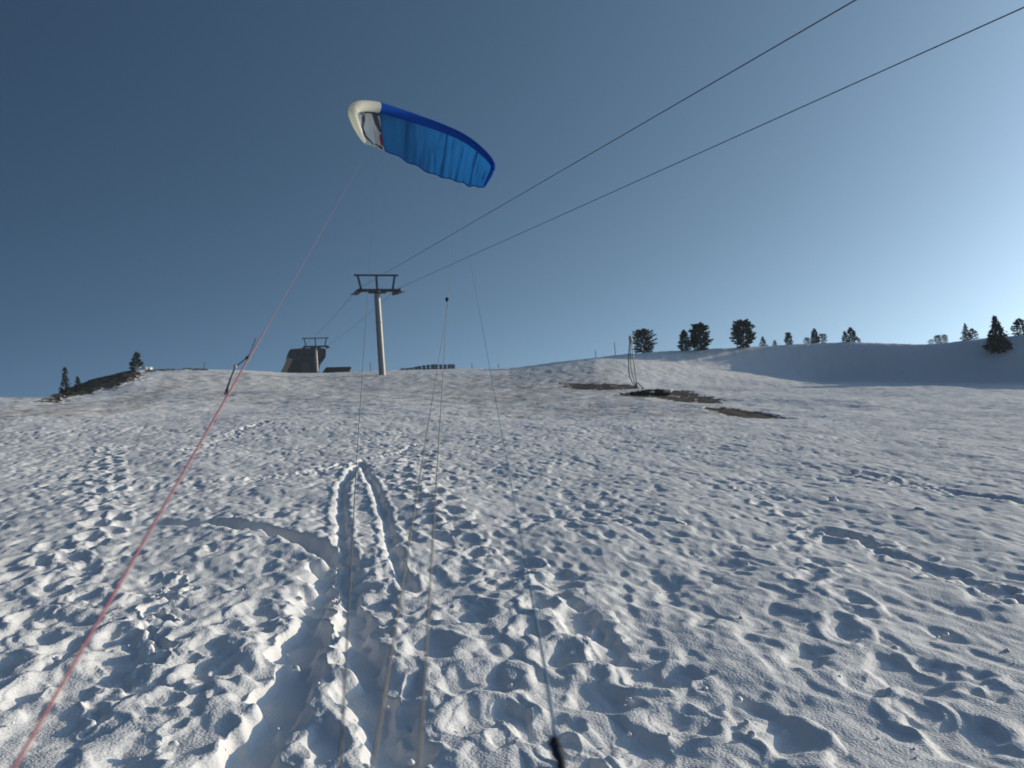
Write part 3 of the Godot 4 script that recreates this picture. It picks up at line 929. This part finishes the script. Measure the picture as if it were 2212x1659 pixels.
func build_kite() -> void:
	var hub := at_dist(910, 310, 21.3)
	var t := thing("kite", hub, "blue tube kite with a white printed tip flying above the slope", "kite")
	var blue := cloth("kite_blue", Color(0.06, 0.25, 0.46), Color(0.075, 0.36, 0.62))
	var nose := cloth("kite_dark_blue", Color(0.014, 0.085, 0.42), Color(0.016, 0.14, 0.5))
	var white := cloth("kite_white", Color(0.9, 0.89, 0.83), Color(1.0, 1.0, 0.93))
	var printed := cloth("kite_print", Color.WHITE, Color(0.12, 0.12, 0.12))
	printed.albedo_texture = draw_print()
	var strut_blue := cloth("kite_strut_blue", Color(0.05, 0.22, 0.45), Color(0.07, 0.36, 0.62))
	var crease := noise(77, 0.5, 3)
	var last := float(STATIONS.size() - 1)
	# the canopy: one skin, sewn from strips that run from the tube to the trailing edge
	var seams := [0.0, 1.33, 2.67, 4.0]
	for k in 10: seams.append(4.0 + (last - 4.0) * (k + 1) / 10.0)
	var struts := [0.0, 4.0, 6.0, 9.0, 12.0, last]
	for k in seams.size() - 1:
		var across := 8
		var along := 14
		var grid := []
		var uvs := []
		for i in across + 1:
			var u := lerpf(seams[k], seams[k + 1], float(i) / across)
			var gap := 0.0                                               # 0 on a strut, 1 midway between two
			for q in struts.size() - 1:
				if u >= struts[q] and u <= struts[q + 1]: gap = sin(PI * (u - struts[q]) / (struts[q + 1] - struts[q]))
			var row := []
			var row_uv := []
			for j in along + 1:
				var v := lerpf(0.05, 1.0, float(j) / along)
				var away := 0.16 * sin(PI * pow(v, 0.75)) + 0.05 * gap * v
				away += crease.get_noise_2d(u * 1.1 + v * 0.25, v * 0.4) * (0.03 + 0.05 * v) + 0.02 * sin(u * 9.0 + v * 2.0) * smoothstep(0.75, 0.15, absf(v - 0.3)) * smoothstep(7.0, 11.0, u)
				var vv := v - 0.035 * gap * smoothstep(0.7, 1.0, v) + 0.012 * sin(u * 4.3) * smoothstep(0.85, 1.0, v)
				row.append(kite_point(u, vv, away) - hub)
				row_uv.append(Vector2(clampf(u / 4.0, 0, 1), v))
			grid.append(row)
			uvs.append(row_uv)
		var st := begin()
		st.set_smooth_group(0)
		for i in across:
			for j in along:
				for c in [[0, 0], [1, 0], [1, 1], [0, 0], [1, 1], [0, 1]]:
					st.set_uv(uvs[i + c[0]][j + c[1]])
					st.add_vertex(grid[i + c[0]][j + c[1]])
		part(st, "canopy_panel", printed if k < 3 else blue, t)
		# the hem along the trailing edge
		st = begin()
		var hem := []
		var hem_r := []
		for i in across + 1:
			hem.append(grid[i][along]); hem_r.append(0.014)
		tube(st, hem, hem_r, 6)
		part(st, "hem", white if k < 3 else nose, t)
	# the inflated leading edge, which runs round both tips
	var mid := kite_px(1000, 680)
	var path := []
	var radii := []
	for i in TUBE.size():
		var p := kite_px(TUBE[i][0], TUBE[i][1])
		var a := kite_px(TUBE[maxi(i - 1, 0)][0], TUBE[maxi(i - 1, 0)][1])
		var b := kite_px(TUBE[mini(i + 1, TUBE.size() - 1)][0], TUBE[mini(i + 1, TUBE.size() - 1)][1])
		var n := (b - a).orthogonal().normalized()
		if n.dot(mid - p) < 0.0: n = -n
		p += n * float(TUBE[i][3]) / float(TUBE[i][2]) * focal
		path.append(at_dist(p.x, p.y, TUBE[i][2]) - hub)
		radii.append(TUBE[i][3])
	var smooth := []
	var smooth_r := []
	for i in path.size() - 1:
		for q in 4:
			var f := q / 4.0
			smooth.append(path[i].cubic_interpolate(path[i + 1], path[maxi(i - 1, 0)], path[mini(i + 2, path.size() - 1)], f))
			smooth_r.append(lerpf(radii[i], radii[i + 1], f))
	smooth.append(path[-1])
	smooth_r.append(radii[-1])
	for cut in [[0, 16], [16, 32], [32, 48], [48, 60], [60, 72], [72, smooth.size() - 1]]:
		var st := begin()
		tube(st, smooth.slice(cut[0], cut[1] + 1), smooth_r.slice(cut[0], cut[1] + 1), 14)
		part(st, "leading_edge_tube", white if cut[1] <= 32 else nose, t)
	for u in [4.0, 6.0, 9.0, 12.0]:
		var st := begin()
		var pts := []
		var rr := []
		for j in 9:
			var v := lerpf(0.1, 0.97, j / 8.0)
			pts.append(kite_point(u, v, 0.16 * sin(PI * pow(v, 0.75)) - 0.02) - hub)
			rr.append(lerpf(0.042, 0.024, j / 8.0) * (1.0 if u < 8.0 else 0.55))
		tube(st, pts, rr, 8)
		part(st, "strut", strut_blue, t)
	# bridle cords gather towards each pair of flying lines
	var cord := mat("bridle", Color(0.02, 0.07, 0.2), 0.9)
	for g in [[[784, 345], 17.6, [0.6, 1.8, 3.0], 1.0], [[809, 400], 17.4, [2.5, 4.5, 6.0, 7.5], 0.3], [[993, 410], 17.4, [8.0, 9.5, 11.0, 12.5], 0.3], [[990, 425], 17.6, [10.0, 12.0, 14.0], 1.0]]:
		var knot := at_dist(g[0][0], g[0][1], g[1]) - hub
		for u in g[2]:
			var st := begin()
			tube(st, [kite_point(u, minf(g[3], 0.99), 0.03) - hub, knot], [0.0009, 0.0009], 4)
			part(st, "bridle_cord", cord, t)

func line(called: String, path: Array, rad: float, thin: float, leader: float, m: Material, label: String) -> MeshInstance3D:
	var pts := []
	for p in path: pts.append(at_dist(p[0], p[1], p[2]))
	var long := []
	for i in pts.size() - 1:
		for k in 40: long.append(pts[i].lerp(pts[i + 1], pow(k / 40.0, 1.8)))
	long.append(pts[-1])
	var radii := []
	for p in long:
		radii.append(lerpf(rad, thin, smoothstep(leader, leader + 0.6, p.distance_to(Vector3(0, EYE, 0)))))
	var st := begin()
	tube(st, long, radii, 7)
	var o := part(st, called, m, self)
	tag(o, label, "line", "flying lines of the kite")
	return o

func build_lines() -> void:
	var red := mat("red_line", Color(0.38, 0.17, 0.2), 0.6)
	var tan_line := mat("tan_line", Color(0.24, 0.225, 0.2), 0.7)
	var grey := mat("grey_line", Color(0.14, 0.15, 0.17), 0.7)
	var blue := mat("blue_line", Color(0.09, 0.22, 0.36), 0.6)
	var navy := mat("navy_knot", Color(0.012, 0.018, 0.05), 0.7)
	line("kite_line", [[-108, 1900, 0.95], [30, 1659, 1.08], [784, 345, 17.6]], 0.0025, 0.0011, 2.5, red, "red kite line rising to the white tip past the slanting lance")
	line("kite_line", [[721, 1900, 0.95], [735, 1659, 1.08], [770, 1000, 3.6], [809, 400, 17.4]], 0.0018, 0.0015, 3.0, grey, "dark grey kite line passing the lift pylon")
	line("kite_line", [[766, 1900, 0.95], [805, 1659, 1.08], [969, 647, 7.0]], 0.0017, 0.0013, 2.5, tan_line, "tan kite line ending at the small dark knot of its neighbour")
	var c := line("kite_line", [[890, 1900, 0.95], [905, 1659, 1.08], [966.5, 647, 7.0], [993, 410, 17.4]], 0.0017, 0.0013, 2.5, tan_line, "tan kite line carrying the small dark knot and running on to the kite")
	var rng := RandomNumberGenerator.new()
	rng.seed = 12
	var st := begin()
	lump(st, at_dist(965.5, 647, 7.0), Vector3(0.016, 0.02, 0.016), rng, 0.12, 8, 10)
	part(st, "knot", navy, c)
	var b := line("kite_line", [[1247, 1900, 0.95], [1210, 1659, 1.08], [1175, 1430, 1.35], [990, 425, 17.6]], 0.0027, 0.0009, 1.25, blue, "blue kite line with a thick dark knot low in the foreground")
	st = begin()
	lump(st, at_dist(1199, 1608, 1.09), Vector3(0.0085, 0.0095, 0.0085), rng, 0.12, 9, 12)
	lump(st, at_dist(1206, 1625, 1.085), Vector3(0.009, 0.010, 0.009), rng, 0.12, 9, 12)
	tube(st, [at_dist(1204, 1622, 1.08), at_dist(1212, 1645, 1.07), at_dist(1222, 1720, 1.04)], [0.007, 0.0065, 0.0055], 10)
	part(st, "knot", navy, b)

# ---------------------------------------------------------------- sky
func make_sky(sun: Vector3) -> ImageTexture:
	var w := 1024
	var h := 512
	var im := Image.create(w, h, false, Image.FORMAT_RGBF)
	for j in h:
		var el := PI * (0.5 - (j + 0.5) / h)
		var low := exp(-4.0 * maxf(el, 0.09))
		for i in w:
			var az := TAU * (i + 0.5) / w                                # column 0 looks along -z
			var d := Vector3(sin(az) * cos(el), sin(el), -cos(az) * cos(el))
			var g := acos(clampf(d.dot(sun), -1.0, 1.0))
			var halo := exp(-g * g * 3.0)
			im.set_pixel(i, j, Color(exp(-1.516 - 1.443 * g + 2.419 * low + 1.451 * halo), exp(-1.167 - 1.171 * g + 2.202 * low + 1.31 * halo), exp(-0.866 - 0.937 * g + 1.888 * low + 1.261 * halo)) * 0.96)
	return ImageTexture.create_from_image(im)

# ---------------------------------------------------------------- the scene
func _ready() -> void:
	focal = PH * 0.5 / tan(deg_to_rad(FOV * 0.5))
	cam_basis = Basis(Vector3.RIGHT, deg_to_rad(PITCH)) * Basis(Vector3.BACK, deg_to_rad(ROLL))
	var cam := Camera3D.new()
	cam.name = "camera"
	cam.fov = FOV
	cam.near = 0.05
	cam.far = 4000.0
	cam.transform = Transform3D(cam_basis, Vector3(0, EYE, 0))
	var optics := CameraAttributesPhysical.new()
	optics.frustum_focal_length = 24.0
	optics.frustum_focus_distance = 5.0
	optics.exposure_aperture = 24.0 / 8.5
	cam.attributes = optics
	cam.fov = FOV
	add_child(cam)
	cam.current = true

	var az := deg_to_rad(SUN_AZ)
	var el := deg_to_rad(SUN_EL)
	var to_sun := Vector3(sin(az) * cos(el), sin(el), -cos(az) * cos(el))
	var env := Environment.new()
	env.background_mode = Environment.BG_SKY
	var sky := Sky.new()
	var sm := PanoramaSkyMaterial.new()
	sm.panorama = make_sky(to_sun)
	sky.sky_material = sm
	env.sky = sky
	env.tonemap_mode = Environment.TONE_MAPPER_LINEAR
	env.tonemap_exposure = 1.08
	env.fog_enabled = true
	env.fog_density = 0.0005
	env.fog_light_color = Color(0.78, 0.85, 0.93)
	env.sdfgi_enabled = true
	env.ssao_enabled = true
	env.ssil_enabled = true
	var we := WorldEnvironment.new()
	we.name = "world_environment"
	we.environment = env
	add_child(we)
	var sun := DirectionalLight3D.new()
	sun.name = "sun"
	sun.light_color = Color(1.0, 0.93, 0.81)
	sun.light_energy = 1.0
	sun.light_angular_distance = 0.5
	sun.shadow_enabled = true
	add_child(sun)
	sun.look_at_from_position(to_sun * 100.0, Vector3.ZERO)

	lay_skyline()
	build_snow()
	build_lift()
	build_fence()
	build_trees()
	build_guns()
	build_poles()
	build_kite()
	build_lines()
	build_clods()
	print("done ", Time.get_ticks_msec())
